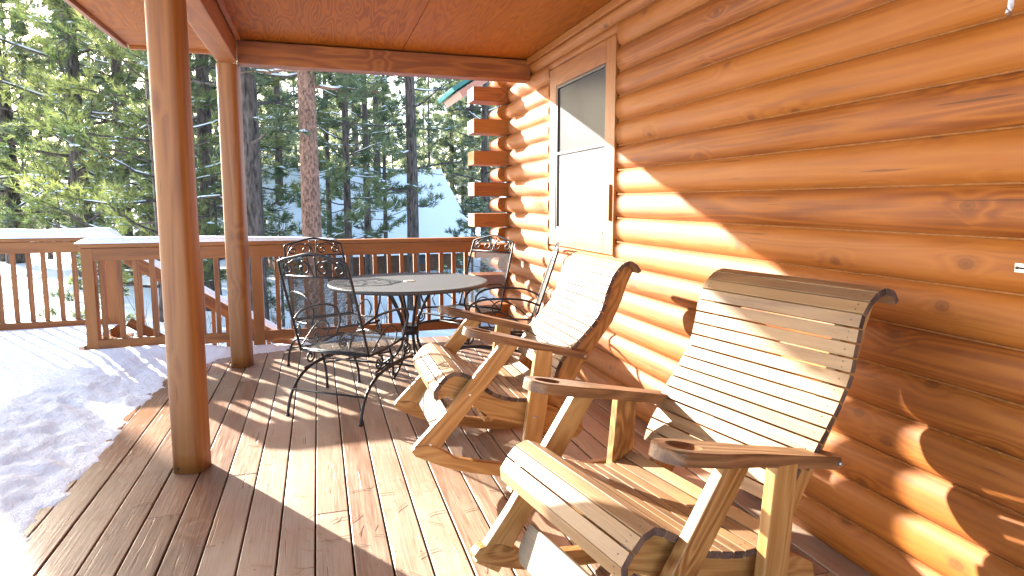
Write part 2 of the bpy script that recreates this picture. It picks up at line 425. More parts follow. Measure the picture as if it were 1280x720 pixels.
# backing and chinking strips
b = MB(); b.box((XW+.02, 1.2, 1.33), (.02, 4.9, 2.66)); b.box((XW+.02, 5.7, 1.33), (.02, 1.3, 2.66)); b.box((XW+.02, 4.37, .5), (.02, 1.4, 1.0))
b.box((XW+.045, 4.37, 1.33), (.02, 1.7, 2.66)); off(b.build('wall_core', M['darkgap'], cabin), cabin)
b = MB()
for k in range(1, 17):
    z = k*CH
    for (a, c) in ([(-1.2, 6.1)] if not (WZ0 < z < WZ1) else [(-1.2, WY0-.012), (WY1+.006, 6.1)]):
        b.box((XW-.002, (a+c)/2, z), (.008, c-a, .006))
off(b.build('caulk_line', M['chink'], cabin), cabin)
# perpendicular wall running off behind the corner
b = MB()
for k in range(17): b.box((2.06+2.2, 6.30, k*CH+CH/2), (4.3, .2, CH-.004))
off(b.build('gable_wall', [M['log']], cabin, .03), cabin)
# window
b = MB(); CX = XW-.012; cw = .145; ct = .024
zl, zh = 1.13, WZ1
b.box((CX, WY0+cw/2, (WZ0+zh)/2), (ct, cw, zh-WZ0))
b.box((CX, WY1-cw/2, (WZ0+zh)/2), (ct, cw, zh-WZ0))
b.box((CX-.001, (WY0+WY1)/2, zh-cw/2), (ct, WY1-WY0-2*cw-.002, cw))
b.box((CX-.001, (WY0+WY1)/2, (WZ0+zl)/2), (ct, WY1-WY0-2*cw-.002, zl-WZ0))
win = off(b.build('window', M['trim'], cabin, .003, 'single hung window in wide stained casing'), cabin)
gy0, gy1, gz0, gz1 = WY0+cw, WY1-cw, zl, zh-cw
def sub(name, b, mat, bev=0):
    o = b.build(name, mat, win, bev); return o
b = MB(); zc = 1.74; X1 = CX+.004
M['sash'] = simple('sash_paint', (.36,.2,.13), .5, 0, .5, .1)
M['sash_dark'] = simple('sash_bronze', (.06,.045,.04), .45, 0, .5, .1)
for (a, c, d, e) in [(gy0, gy0+.02, gz0, gz1), (gy1-.02, gy1, gz0, gz1)]:
    b.box((X1, (a+c)/2, (d+e)/2), (.022, c-a, e-d))
for z in (gz0+.012, gz1-.012, zc): b.box((X1-.001, (gy0+gy1)/2, z), (.024, gy1-gy0-.042, .022))
sub('sash', b, M['sash_dark'], .002)
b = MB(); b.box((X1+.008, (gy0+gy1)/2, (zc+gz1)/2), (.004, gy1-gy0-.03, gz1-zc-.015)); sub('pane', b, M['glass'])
M['pane_glare'] = simple('sun_glare_pane', (.34,.33,.31), .6, 0, .3, .1, 3)  # sun glare on the lower pane is put into this pale colour
b = MB(); b.box((X1+.008, (gy0+gy1)/2, (zc+gz0)/2), (.004, gy1-gy0-.03, zc-gz0-.015)); sub('pane', b, M['pane_glare'])['label'] = 'lower window pane coloured pale for the sun glare on it'
b = MB(); b.box((CX-.02, WY0+.05, 1.35), (.02, .035, .24)); sub('sash_handle', b, M['trim'], .003)

# ------------------------------------------------------------------ porch roof
ZC = 2.62; EX = -1.45; EY = 5.97
roof = empty('porch_roof', (0, 2, ZC)); tag(roof, 'stained plywood porch ceiling with beams over the deck', 'porch roof')
b = MB()
ysp = [-1.5, .9, 3.35, 5.46, EY]
for (xa, xb) in [(EX+.02, -.72), (-.56, .72), (.723, XW-.03)]:
    for (ya, yb) in zip(ysp, ysp[1:]):
        b.box(((xa+xb)/2, (ya+yb)/2, ZC+.012), (xb-xa-.002, yb-ya-.002, .02))
off(b.build('ceiling_panel', M['ply'], roof), roof)
b = MB(); b.box(((-1.5+XW)/2, 2.25, ZC+.13), (XW+1.5, 7.4, .2)); off(b.build('roof_deck', M['darkgap'], roof), roof)
b = MB(); b.box(((-1.5+XW)/2, 2.25, ZC+.275), (XW+1.5, 7.4, .08)); off(b.build('roof_snow', M['snow'], roof), roof)
b = MB(); b.box((EX, 2.25, ZC+.07), (.035, 7.4, .19)); b.box(((EX+XW)/2, EY+.02, ZC+.07), (XW-EX-.04, .035, .19))
off(b.build('fascia', M['trim'], roof, .003), roof)
b = MB(); b.box((-.64, 2.0, 2.525), (.145, 6.94, .19)); off(b.build('beam', M['trim'], roof, .006), roof)
b = MB(); b.box((.647, 5.54, 2.52), (2.425, .145, .175)); off(b.build('cross_beam', M['trim'], roof, .006), roof)
b = MB(); b.box((XW-.055, 2.05, ZC-.03), (.03, 6.8, .055)); b.box((-.545, 2.0, ZC-.012), (.03, 6.8, .035)); off(b.build('ceiling_trim', M['trim'], roof, .004), roof)

def make_post(x, y, label, ht):
    b = MB(); n = 40; hw = .079; vs = []; gv = []; nz = 24
    for j in range(nz+1):
        z = ht*j/nz
        for k in range(n):
            a = 2*pi*k/n+pi/4+.3
            e = 3.2; c, s_ = cos(a), sin(a)
            rr = hw/((abs(c)**e+abs(s_)**e)**(1/e))
            rr *= 1+.004*noise.noise(V((c*2, s_*2, z*2)))
            vs.append((rr*cos(a-.3), rr*sin(a-.3), z)); gv.append((z, a*.08, 0))
    fs = [(j*n+k, j*n+(k+1) % n, (j+1)*n+(k+1) % n, (j+1)*n+k) for j in range(nz) for k in range(n)]
    nf = len(fs); fs += [tuple(range(n))[::-1]]
    b.add(vs, fs, gv, .6, 0, True); b.sm[-1] = False
    root = empty('porch_post', (x, y, 0)); tag(root, label, 'post', 'round edged posts holding the porch beam')
    b.build('shaft', M['post'], root)
    b = MB(); b.tube([(-.05, -.081, .035), (-.05, -.088, .035)], .006, 8); b.build('bolt', M['iron'], root)
make_post(-.655, 3.43, 'thick orange stained porch post standing alone at front of the dry deck', 2.43)
make_post(-.64, 5.54, 'farther orange stained porch post under the beam corner near the railing', 2.43)

# ------------------------------------------------------------------ railings
def railing(x0, x1, y, label, posts, z0=0, nb=None, skip=(), loc=None):
    root = empty('deck_railing', ((x0+x1)/2, y, 0)); tag(root, label, 'railing', 'stained railings around the deck')
    b = MB(); b.box(((x0+x1)/2, y, .985), (x1-x0, .135, .034)); off(b.build('top_rail', M['rail'], root, .005), root)
    b = MB(); b.box(((x0+x1)/2, y-.035, .91), (x1-x0-.02, .036, .11)); off(b.build('upper_rail', M['rail'], root, .004), root)
    b = MB(); b.box(((x0+x1)/2, y-.035, .13), (x1-x0-.02, .036, .09)); off(b.build('bottom_rail', M['rail'], root, .004), root)
    x = x0+.14
    while x < x1-.08:
        if all(abs(x-p) > .07 for p in posts):
            b = MB(); b.box((x+R.uniform(-.004, .004), y+.003, .53), (.037, .037, .87)); off(b.build('baluster', M['rail'], root, .003), root)
        x += .128
    for p in posts:
        b = MB(); b.box((p, y-.01, .43), (.09, .09, 1.07)); off(b.build('post', M['rail'], root, .004), root)
    return root
railing(-1.93, 1.56, 6.16, 'long railing behind the table with snow on its left end', [-1.88, -.55])
railing(-8.0, -1.97, 7.28, 'snow topped railing at far left of the deck beyond the stairs', [-6.0, -4.0, -2.02])
# snow caps on rails
def snowcap(x0, x1, y, z, h, w, label, taper):
    b = MB(); n = int((x1-x0)/.03); m = 10; vs = []
    for i in range(n+1):
        x = x0+(x1-x0)*i/n
        e0 = min(1, (x-x0)/.12+.02); e1 = min(1, (x1-x)/taper+.01)
        s_ = sqrt(max(0, min(1, e0)))*min(1, e1)**.6
        hh = h*s_*(1+.18*noise.noise(V((x*2.5, y, 1))))+.002
        ww = w*(.9+.1*s_)*(1+.06*noise.noise(V((x*5, y, 3))))
        for k in range(m):
            a = pi*k/(m-1)
            vs.append((x, y+ww/2*cos(a), z+hh*max(0, sin(a))**.55))
    fs = [(i*m+k, i*m+k+1, (i+1)*m+k+1, (i+1)*m+k) for i in range(n) for k in range(m-1)]
    fs += [tuple(range(m))[::-1], tuple(n*m+k for k in range(m))]
    b.add(vs, fs, None, .5, 0, True)
    return tag(b.build('snow_cap', M['snow']), label, 'snow')
snowcap(-1.96, .15, 6.16, 1.003, .052, .15, 'rounded snow ridge thinning out along the railing behind the front post', 1.2)
snowcap(-8.0, -1.93, 7.28, 1.003, .09, .15, 'thick snow ridge on the far left railing', .1)

# stairs going down beyond the railing
st = empty('deck_stairs', (-1.5, 6.75, 0)); tag(st, 'wooden stairs leading down beyond the railing with snowy handrail', 'stairs')
sl_ = .66; run = 2.75
ang = math.atan(sl_)
MR = Matrix.Rotation(ang, 3, 'Y')
def slope_pt(t, dz): return (-1.9+t, dz-sl_*t)
for yy in (6.3, 7.28):
    cx, cz = slope_pt(run/2, -.12)
    b = MB(); b.box((cx, yy, cz), (run/cos(ang), .04, .24), MR); off(b.build('stringer', M['rail'], st, .004), st)
for i in range(9):
    b = MB(); b.box((-1.9+.14+.29*i, 6.79, -.19*(i+1)+.02), (.27, .9, .036)); o_ = off(b.build('tread', M['rail'], st, .004), st)
yy = 7.28
cx, cz = slope_pt(run/2, .86)
b = MB(); b.box((cx, yy, cz), (run/cos(ang), .135, .034), MR); off(b.build('handrail', M['rail'], st, .004), st)
b = MB(); b.box((cx+.02, yy-.035, cz-.075), (run/cos(ang), .036, .11), MR); off(b.build('upper_rail', M['rail'], st, .004), st)
b = MB(); b.box((cx, yy-.035, cz-.73), (run/cos(ang), .036, .09), MR); off(b.build('lower_rail', M['rail'], st, .004), st)
t = .12
while t < run:
    x, z = slope_pt(t, .46); b = MB(); b.box((x, yy, z), (.037, .037, .82)); off(b.build('baluster', M['rail'], st, .003), st); t += .135
x, z = slope_pt(run, 0)
for yy2 in (7.28,):
    b = MB(); b.box((x, yy2, z+.3), (.09, .09, 1.2)); off(b.build('newel_post', M['rail'], st, .004), st)
b = MB(); n = 60; m = 8; vs = []
for i in range(n+1):
    t = run*i/n; x, z = slope_pt(t, .885)
    e = min(1, i/4+.05)*min(1, (n-i)/4+.05); hh = .045*e*(1+.25*noise.noise(V((t*3, 1, 1))))
    for k in range(m):
        a = pi*k/(m-1); vs.append((x+sin(ang)*hh*sin(a), 7.28+.07*cos(a), z+hh*max(0, sin(a))**.55))
fs = [(i*m+k, i*m+k+1, (i+1)*m+k+1, (i+1)*m+k) for i in range(n) for k in range(m-1)]
b.add(vs, fs, None, .5, 0, True); tag(b.build('snow_cap', M['snow']), 'sloping strip of snow on the stair handrail', 'snow')

# ------------------------------------------------------------------ rocking chairs
def rocker(name, pose, prof, aw, kw, sw, label):
    X, Y, ph, ti = pose
    root = empty(name, (X, Y, 0), ph); tag(root, label, 'rocking chair', 'slatted wooden rocking chairs on the deck')
    # local frame: s -> +x (backwards), lateral near side = -y ; tilt about the skid contact
    ct_, st_ = cos(ti), sin(ti)
    def W(s, z, w): return V((s*ct_+z*st_, -w, z*ct_-s*st_))
    ex = V((ct_, 0, -st_)); ez = V((st_, 0, ct_)); ey = V((0, -1, 0))
    p = {k: V((a, 0, c)) for k, (a, c) in prof.items()}
    # slat path
    seatp = bez([p['s0']+V((.012, 0, -.035)), p['s0'], p['s1'], p['s2'], p['s3'], p['s4'], p['s4']*.45+p['b0']*.55+V((.03, 0, -.03))], 24)
    backp = bez([p['s4']*.40+p['b0']*.60+V((.03, 0, -.02)), p['b0'], p['b1'], p['b2'], p['b3'], p['b4'], p['b4']*.4+p['b5']*.6+V((.015, 0, .02)), p['b5']], 24)
    def resample(path, step):
        out = [path[0]]; acc = 0
        for a, c in zip(path, path[1:]):
            L = (c-a).length; d = step-acc
            while d <= L:
                out.append(a.lerp(c, d/L)); d += step
            acc = (L-(d-step))
        return out
    def slats(path, step, th, hw, nm, ends=None):
        q = resample(path, step); b = MB()
        for i in range(len(q)-1):
            c = (q[i]+q[i+1])/2; d = (q[i+1]-q[i]).normalized()
            nrm = V((d.z, 0, -d.x))            # outward normal candidates
            nrm = V((-d.z, 0, d.x))
            h2 = hw+(ends(i, len(q)-1) if ends else 0)+R.uniform(-.0015, .0015)
            cc = W(c.x, c.z, 0)
            D = (ex*d.x+ez*d.z).normalized(); Nn = (ex*nrm.x+ez*nrm.z).normalized()
            MM = Matrix((V((0, 1, 0)), D, Nn)).transposed()
            cc = cc-Nn*(th/2)
            MM = MM @ Matrix.Rotation(R.uniform(-.03, .03), 3, 'X')
            b.box(cc, (2*h2, step-.0055, th), MM, endmi=1)
            for sg in (-1, 1):
                for f in ((0,) if i % 2 else (-.2, .2)):
                    pc = cc+V((0, sg*(h2-.03), 0))+D*f*step
                    b.tube([pc+Nn*(th/2-.002), pc+Nn*(th/2+.0008)], .003, 7, mi=1)
        o = b.build(nm, [M['slat'], M['endgrain']], root, .0035)
        return o
    slats(seatp, .0455, .021, sw, 'seat')
    slats(backp, .0455, .021, sw, 'backrest', lambda i, n: (-.02 if i < 3 else .0))
    # side boards under the slats
    def side_prism(name_, outline, thick, w, mat, grain, bev=.004, smooth=False):
        b = MB(); b.prism(outline, thick, W(0, 0, w), ex, ez, ey, grain, mi=0, smooth=smooth)
        return b.build(name_, mat, root, bev)
    tkn = .022
    def offset_path(path, d, i0=0, i1=None):
        out = []
        P_ = path[i0:i1]
        for i in range(len(P_)):
            t_ = (P_[min(i+1, len(P_)-1)]-P_[max(i-1, 0)]).normalized(); n_ = V((-t_.z, 0, t_.x))
            out.append((P_[i].x-n_.x*d, P_[i].z-n_.z*d))
        return out
    for sg in (-1, 1):
        wv = sg*(sw-.045)
        up = offset_path(seatp, tkn)[::6]
        last = up[-1]
        # keep only the part to the dip, then run to a rounded tail
        cut = [q for q in up if q[0] < p['s4'].x+.02]
        tx, tz = p['s4'].x+.30, p['s4'].z-.13
        tail = [(p['s4'].x+.10, p['s4'].z-.035), (tx-.06, tz+.055), (tx, tz+.03), (tx+.02, tz-.02), (tx-.01, tz-.06), (tx-.07, tz-.08)]
        low = [(p['s4'].x, p['s4'].z-.15), (p['s3'].x, p['s3'].z-.13), (p['s2'].x+.02, p['s2'].z-.14), (p['s1'].x, p['s1'].z-.125), (p['s0'].x+.02, p['s0'].z-.055)]
        side_prism('seat_side_board', cut+tail+low, .034, wv, M['oak'], (1, -.15), smooth=False)
        bup = [q for q in offset_path(backp, tkn)][10:24*6+2:6]
        # back edge: straight-ish board
        bt = p['b4']
        rear = [(bt.x+.075, bt.z-.045), (bt.x+.05, bt.z-.13), (p['b2'].x+.13, p['b2'].z-.02), (p['b1'].x+.12, p['b1'].z-.02), (p['b0'].x+.14, p['b0'].z-.03), (p['s4'].x+.20, p['s4'].z-.03), (p['s4'].x+.15, p['s4'].z-.15), (p['s4'].x+.06, p['s4'].z-.15)]
        side_prism('back_side_board', bup+rear, .034, sg*(sw-.079), M['oak'], (.3, 1))
        # rounded support under the top roll
        # front leg
        fl0, fl1 = p['flb'], p['flt']; d = (fl1-fl0).normalized(); n_ = V((d.z, 0, -d.x)); hw = .043
        wl = sg*(sw+.020)
        a = fl0-d*.035; c = fl1+V((.0, 0, .0))
        zt = c.z
        ol = [(a.x-n_.x*hw*1.25, a.z-n_.z*hw*1.25), ((a.x*.7+c.x*.3)-n_.x*hw*.9, (a.z*.7+c.z*.3)-n_.z*hw*.9), (c.x-n_.x*hw*1.1, zt), (c.x+n_.x*hw*1.25, zt), ((a.x*.5+c.x*.5)+n_.x*hw*1.1, (a.z*.5+c.z*.5)+n_.z*hw*1.1), (a.x+n_.x*hw*1.2, a.z+n_.z*hw*1.2)]
        ol = ol[::-1]
        leg = side_prism('front_leg', ol, .036, wl, M['oak'], (d.x, d.z))
        bb = MB()
        for f in (.48, .93) if False else (.5,):
            q = fl0.lerp(fl1, f); bb.tube([W(q.x, q.z, wl+sg*.017), W(q.x, q.z, wl+sg*.0225)], [.008, .006], 10)
        q = fl0+d*.02; bb.tube([W(q.x, q.z, wl+sg*.017), W(q.x, q.z, wl+sg*.0225)], [.008, .006], 10)
        bb.build('bolt', M['steel'], leg)
        # rear leg
        r1 = p['rlt']; r0 = V((r1.x+.03, 0, .045)); hw = .044
        ol = [(r0.x-hw*1.05, r0.z), (r0.x+hw*.95, r0.z), (.5*(r0.x+r1.x)+hw*1.15, .5*(r0.z+r1.z)), (r1.x+hw, r1.z), (r1.x-hw, r1.z), (.5*(r0.x+r1.x)-hw*1.1, .5*(r0.z+r1.z))]
        leg = side_prism('rear_leg', ol, .036, wl, M['oak'], (0, 1))
        bb = MB()
        for (dx, dz) in ((0.01, .33),): bb.tube([W(r1.x+dx, r1.z-dz, wl+sg*.017), W(r1.x+dx, r1.z-dz, wl+sg*.0225)], [.008, .006], 10)
        bb.build('bolt', M['steel'], leg)
        # skid
        wk = sg*(sw+.056) if False else sg*(sw+.058)
        wk = sg*(kw-.0)
        T = p['skT']
        bot = [(v.x, v.z) for v in bez([(T.x+.015, 0, T.z-.035), (p['skM'].x-.02, 0, p['skM'].z+.002), (p['skM'].x*.5, 0, .002), (0, 0, 0), (.22, 0, .015), (.42, 0, .06), (.5, 0, .09)], 5)]
        topl = [(v.x, v.z) for v in bez([(.515, 0, .125), (.42, 0, .125), (.22, 0, .085), (0, 0, .062), (p['skM'].x*.5, 0, .062), (p['skM'].x, 0, .078), (fl0.x+.09, 0, .105), (T.x+.08, 0, T.z+.022), (T.x+.01, 0, T.z+.012)], 5)]
        side_prism('rocker_skid', bot+topl+[(T.x-.008, T.z-.012)], .045, sg*(sw+.022)+0, M['oak'], (1, 0), .007)
        # arm
        A0, A1 = p['armF'], p['armB']; d = (A1-A0).normalized(); L = (A1-A0).length
        dW = (ex*d.x+ez*d.z).normalized(); nW = (ex*(-d.z)+ez*d.x).normalized()
        o0 = W(A0.x, A0.z, sg*(aw-.058))
        up_o = []; N_ = 48
        def halfw(t):
            # t distance from tip
            if t < .06: return .056*sqrt(max(0, 1-((.06-t)/.06)**2))*1.0+.002
            if t < .19: return .058
            if t < .34: return .058-(t-.19)/.15*.018
            return .040-.004*(t-.34)/.3
        ts = [L*(i/40)**1.6 for i in range(41)]
        outl = [(t, -halfw(t)) for t in ts]+[(L+.018, -.022), (L+.022, .02)]+[(t, halfw(t)) for t in reversed(ts)]
        b = MB(); th = .036
        # top face with a dished oval in the tip
        ringc = (.088, 0); n = len(outl)
        vs = []; gv = []
        def put(t, w_, h_):
            vs.append(o0+dW*t+ey*w_+nW*h_); gv.append((t, w_, h_)); return len(vs)-1
        base = [put(t, w_, -th) for t, w_ in outl]
        side = [put(t, w_, -.005) for t, w_ in outl]
        inn = [put(ringc[0]+(t-ringc[0])*.985 if t > .3 else t+(ringc[0]-t)*.03, w_*.93, 0) for t, w_ in outl]
        fs = [tuple(base[::-1])]
        for i in range(n):
            j = (i+1) % n
            fs.append((base[i], base[j], side[j], side[i])); fs.append((side[i], side[j], inn[j], inn[i]))
        # dish rings
        rings = []
        for (sc_, dep) in ((1.0, 0), (.86, -.006), (.5, -.013), (.1, -.015)):
            rr = []
            for (t, w_) in outl:
                an = atan2(w_, t-ringc[0]) if (t-ringc[0])**2+w_**2 > 0 else 0
                rr.append(put(ringc[0]+.055*sc_*cos(an), .036*sc_*sin(an), dep))
            rings.append(rr)
        prev = inn
        for rr in rings:
            for i in range(n):
                j = (i+1) % n; fs.append((prev[i], prev[j], rr[j], rr[i]))
            prev = rr
        fs.append(tuple(prev))
        b.add(vs, fs, gv, .5, 0, False)
        arm = b.build('armrest', M['arm'], root, 0)
        bb = MB(); q = o0+dW*(L-.005)-nW*.018; bb.tube([q+ey*sg*.036, q+ey*sg*.043], [.009, .006], 10); bb.build('bolt', M['steel'], arm)
    # apron board between the front legs
    q = V((p['flb'].x+.085, 0, p['flb'].z+.075)); dd = V((.40, 0, .9)).normalized()
    D = (ex*dd.x+ez*dd.z).normalized(); Nn = (ex*(-dd.z)+ez*dd.x).normalized()
    wd = sw-.045; hh = .062; ol = []
    for (cx_, cy_, a0_) in ((-wd+.06, -hh+.06, pi), (wd-.06, -hh+.06, 1.5*pi)):
        for k in range(7): a = a0_+pi/2*k/6; ol.append((cx_+.06*cos(a), cy_+.06*sin(a)))
    ol += [(wd, hh), (-wd, hh)]
    b = MB(); O = W(q.x, q.z, 0)
    b.prism(ol, .026, O, V((0, -1, 0)), D, V((0, -1, 0)).cross(D), (1, 0)); ap = b.build('front_apron', M['greywood'], root, .005)
    b = MB(); pr = []
    for k in range(10):
        rr_ = .032 if k % 2 == 0 else .013; a = pi/2+k*pi/5; pr.append(O+V((0, -1, 0))*(.16+rr_*cos(a))+D*(-.01+rr_*sin(a))+Nn*.0135)
    b.tube(pr, .0016, 5, closed=True); b.build('carved_star', M['endgrain'], ap)
    # cross stretchers
    b = MB()
    for (s_, z_) in ((p['s4'].x+.12, .2), (p['s3'].x, .25)):
        b.box(W(s_, z_, 0), (.05, 2*(sw-.06), .032))
    b.build('stretcher', M['oak'], root, .004)
    b = MB(); c_ = W(p['b4'].x+.03, p['b4'].z-.07, 0); b.box(c_, (.05, 2*(sw-.1), .08)); b.build('back_brace', M['oak'], root, .004)
    return root
prof1 = dict(armB=(.157,.646), armF=(-.477,.695), b0=(.047,.597), b1=(.192,.828), b2=(.214,.954), b3=(.24,1.056), b4=(.303,1.131), b5=(.401,1.062),
  flb=(-.563,.119), flt=(-.248,.655), rlt=(-.071,.635), s0=(-.574,.37), s1=(-.507,.473), s2=(-.394,.465), s3=(-.261,.392), s4=(-.081,.39), skM=(-.406,.02), skT=(-.629,.11))
prof2 = dict(armB=(.179,.638), armF=(-.505,.702), b0=(.048,.561), b1=(.198,.822), b2=(.221,.957), b3=(.236,1.064), b4=(.311,1.14), b5=(.413,1.098),
  flb=(-.552,.081), flt=(-.248,.655), rlt=(-.061,.635), s0=(-.571,.392), s1=(-.501,.486), s2=(-.417,.47), s3=(-.294,.407), s4=(-.094,.385), skM=(-.406,.02), skT=(-.618,.11))
rocker('rocking_chair', (.984, 3.162, 0, .179), prof1, .375, .342, .327, 'slatted wooden rocking chair farther back beside the round table')
rocker('rocking_chair', (1.117, 1.71, .187, .13), prof2, .385, .345, .328, 'large slatted wooden rocking chair nearest the viewer against the log wall')

# ------------------------------------------------------------------ wrought iron set
def spiral(c, u, w_, r0, turns, sgn=1, n=18):
    out = []
    for i in range(n+1):
        t = i/n; a = sgn*2*pi*turns*t; r = r0*(1-.8*t)
        out.append(V(c)+V(u)*r*cos(a)+V(w_)*r*sin(a))
    return out
def wiremesh(b, O, ex, ey, lx, ly, step, th):
    n = int(lx/step)
    for i in range(1, n):
        c = V(O)+V(ex)*(lx*i/n)+V(ey)*ly/2; e = V(ey)*ly/2; s_ = V(ex)*th
        b.add([c-e-s_, c-e+s_, c+e+s_, c+e-s_], [(0, 1, 2, 3)])
    n = int(ly/step)
    for i in range(1, n):
        c = V(O)+V(ey)*(ly*i/n)+V(ex)*lx/2; e = V(ex)*lx/2; s_ = V(ey)*th
        b.add([c-e-s_, c-e+s_, c+e+s_, c+e-s_], [(0, 1, 2, 3)])
def make_iron_chair():
    root = empty('iron_chair')
    r = .0085; hw = .255
    zb = .42
    # back frame with arched crest
    B0 = (-.20, zb-.02); B1 = (-.395, 1.0)
    def bk(f, y, dz=0): return V((B0[0]+(B1[0]-B0[0])*f, y, B0[1]+(B1[1]-B0[1])*f+dz))
    path = [bk(0, -hw), bk(.5, -hw*.99), bk(.93, -hw*.97)]+[bk(1.0, -hw*.88, .0), bk(1.02, -hw*.5, .012), bk(1.045, 0, .02), bk(1.02, hw*.5, .012), bk(1.0, hw*.88, .0)]+[bk(.93, hw*.97), bk(.5, hw*.99), bk(0, hw)]
    b = MB(); b.tube(bez(path, 6), r, 8); b.tube([bk(.84, -hw*.97), bk(.84, hw*.97)], r*.75, 6)
    b.tube([bk(.02, -hw*.97), bk(.02, hw*.97)], r*.75, 6)
    b.build('back_frame', M['iron'], root)
    b = MB(); up = (bk(1, 0)-bk(0, 0)).normalized(); Y = V((0, 1, 0))
    for sg in (-1, 1):
        b.tube(spiral(bk(.925, sg*.18), up, Y*sg, .044, 1.1), .006, 6)
        b.tube(spiral(bk(.925, sg*.07), up, Y*-sg, .048, 1.1), .006, 6)
        b.tube(bez([bk(.97, sg*.175)+up*.0, bk(1.01, sg*.12), bk(.985, sg*.06)], 6), .0052, 6)
        b.tube(bez([bk(.84, sg*.01), bk(.92, sg*.018), bk(1.05, sg*.03)], 6), .0052, 6)
        b.tube(bez([bk(.84, sg*.23), bk(.9, sg*.215), bk(.97, sg*.18)], 6), .0052, 6)
    b.build('crest_scroll', M['iron'], root)
    b = MB(); wiremesh(b, bk(.02, -hw*.97), Y, up, 2*hw*.97, (bk(.84, 0)-bk(.02, 0)).length, .0105, .0013); b.build('back_mesh', M['mesh'], root)
    # seat
    b = MB(); sp = [(-.20, -hw, zb-.02), (0, -hw, zb-.015), (.22, -hw, zb+.01), (.29, -hw*.97, zb-.005), (.30, -hw*.8, zb-.02), (.30, hw*.8, zb-.02), (.29, hw*.97, zb-.005), (.22, hw, zb+.01), (0, hw, zb-.015), (-.20, hw, zb-.02)]
    b.tube(sp, r, 8, closed=True); b.build('seat_frame', M['iron'], root)
    b = MB(); wiremesh(b, (-.2, -hw, zb-.018), (1, 0, .05), Y, .48, 2*hw, .0095, .0016); b.build('seat_mesh', M['mesh'], root)
    for sg in (-1, 1):
        y = sg*(hw+.012)
        b = MB(); pth = bez([(-.265, sg*hw, .60), (-.15, y+sg*.02, .645), (0, y+sg*.03, .655), (.15, y+sg*.03, .645), (.24, y+sg*.02, .60), (.25, y, .52), (.2, y, .43)], 6)
        b.tube(pth, r*.95, 8); b.tube(bez([(-.18, y, .42), (-.05, y, .52), (.05, y, .55), (.12, y, .5), (.09, y, .43)], 6), r*.6, 6)
        b.build('arm', M['iron'], root)
        # sled side arch
        b = MB(); ya = sg*.27
        b.tube(bez([(-.33, ya, 0), (-.32, ya, .06), (-.27, ya, .16), (-.17, ya, .24), (0, ya, .285), (.22, ya, .295), (.36, ya, .26), (.44, ya, .16), (.465, ya, .06), (.47, ya, 0)], 6), r*1.15, 8)
        for fx in (-.33, .47): b.tube([(fx, ya, 0), (fx, ya, .012)], r*1.6, 8)
        b.build('sled_leg', M['iron'], root)
        b = MB(); ys_ = sg*.262
        b.tube(spiral((.27, ys_, .352), V((0, 0, 1)), V((1, 0, 0)), .052, 1.7, -1, 28), r*.8, 6)
        b.tube(spiral((-.10, ys_, .335), V((0, 0, 1)), V((1, 0, 0)), .05, 1.4, 1, 24), r*.8, 6)
        b.tube([(-.15, ya, .268), (.33, ya, .296)], r*.9, 6)
        b.build('spring_coil', M['iron'], root)
    b = MB(); b.tube([(-.275, -.27, .16), (-.275, .27, .16)], r*.8, 6); b.tube([(.43, -.27, .18), (.43, .27, .18)], r*.8, 6); b.tube([(.05, -.27, .29), (.05, .27, .29)], r*.8, 6)
    b.build('cross_bar', M['iron'], root)
    return root
spots = [(.19, 4.22, 53, 'black wrought iron chair with scrolled crest nearest the front post, left of table'),
         (.10, 5.22, -68, 'black iron chair tucked behind the nearest iron chair, left side of table'),
         (1.2, 5.36, 212, 'iron chair with scrolled crest in the corner between railing and cabin wall'),
         (1.36, 4.60, 161, 'iron chair seen edge on with its tan mesh back to the cabin wall')]
ch = make_iron_chair()
for i, (x, y, a, lab) in enumerate(spots):
    o = ch if i == 0 else copy_tree(ch)
    o.location = (x, y, 0); o.rotation_euler = (0, 0, radians(a)); tag(o, lab, 'chair', 'wrought iron chairs around the round table')

tb = empty('patio_table', (.68, 5.0, 0)); tag(tb, 'round dark mesh topped patio table with curved iron legs', 'table')
b = MB(); n = 72; TR = .63; TZ = .725
vs = [(0, 0, TZ)]; rs = [(.03, 0), (.25, .001), (.45, .0), (.58, -.001), (.615, .002), (.628, -.001), (TR, -.01), (TR-.002, -.026), (.6, -.026)]
for (r_, dz) in rs:
    for k in range(n): a = 2*pi*k/n; vs.append((r_*cos(a), r_*sin(a), TZ+dz))
fs = [(0, 1+k, 1+(k+1) % n) for k in range(n)]
for j in range(len(rs)-1):
    for k in range(n): fs.append((1+j*n+k, 1+(j+1)*n+k, 1+(j+1)*n+(k+1) % n, 1+j*n+(k+1) % n))
fs.append(tuple(1+(len(rs)-1)*n+k for k in range(n)))
b.add(vs, fs, None, .5, 0, True); b.sm[-1] = False
b.build('tabletop', M['tabletop'], tb)
b = MB(); b.tube([(0, 0, TZ-.002), (0, 0, TZ+.006)], [.045, .04], 20); b.build('umbrella_ring', M['brass'], tb)
for k in range(8):
    a = 2*pi*k/8+.2; d = V((cos(a), sin(a), 0))
    b = MB(); b.tube(bez([d*.24+V((0, 0, .70)), d*.17+V((0, 0, .62)), d*.085+V((0, 0, .45)), d*.06+V((0, 0, .3)), d*.09+V((0, 0, .18)), d*.2+V((0, 0, .07)), d*.3+V((0, 0, .01))], 6), .0095, 8)
    b.build('leg', M['iron'], tb)
b = MB(); b.tube([(0, 0, .3), (0, 0, .37)], .07, 20); b.build('collar', M['iron'], tb); b = MB()
b.tube([(.24*cos(2*pi*k/40), .24*sin(2*pi*k/40), .695) for k in range(40)], .009, 8, closed=True); b.build('support_ring', M['iron'], tb)

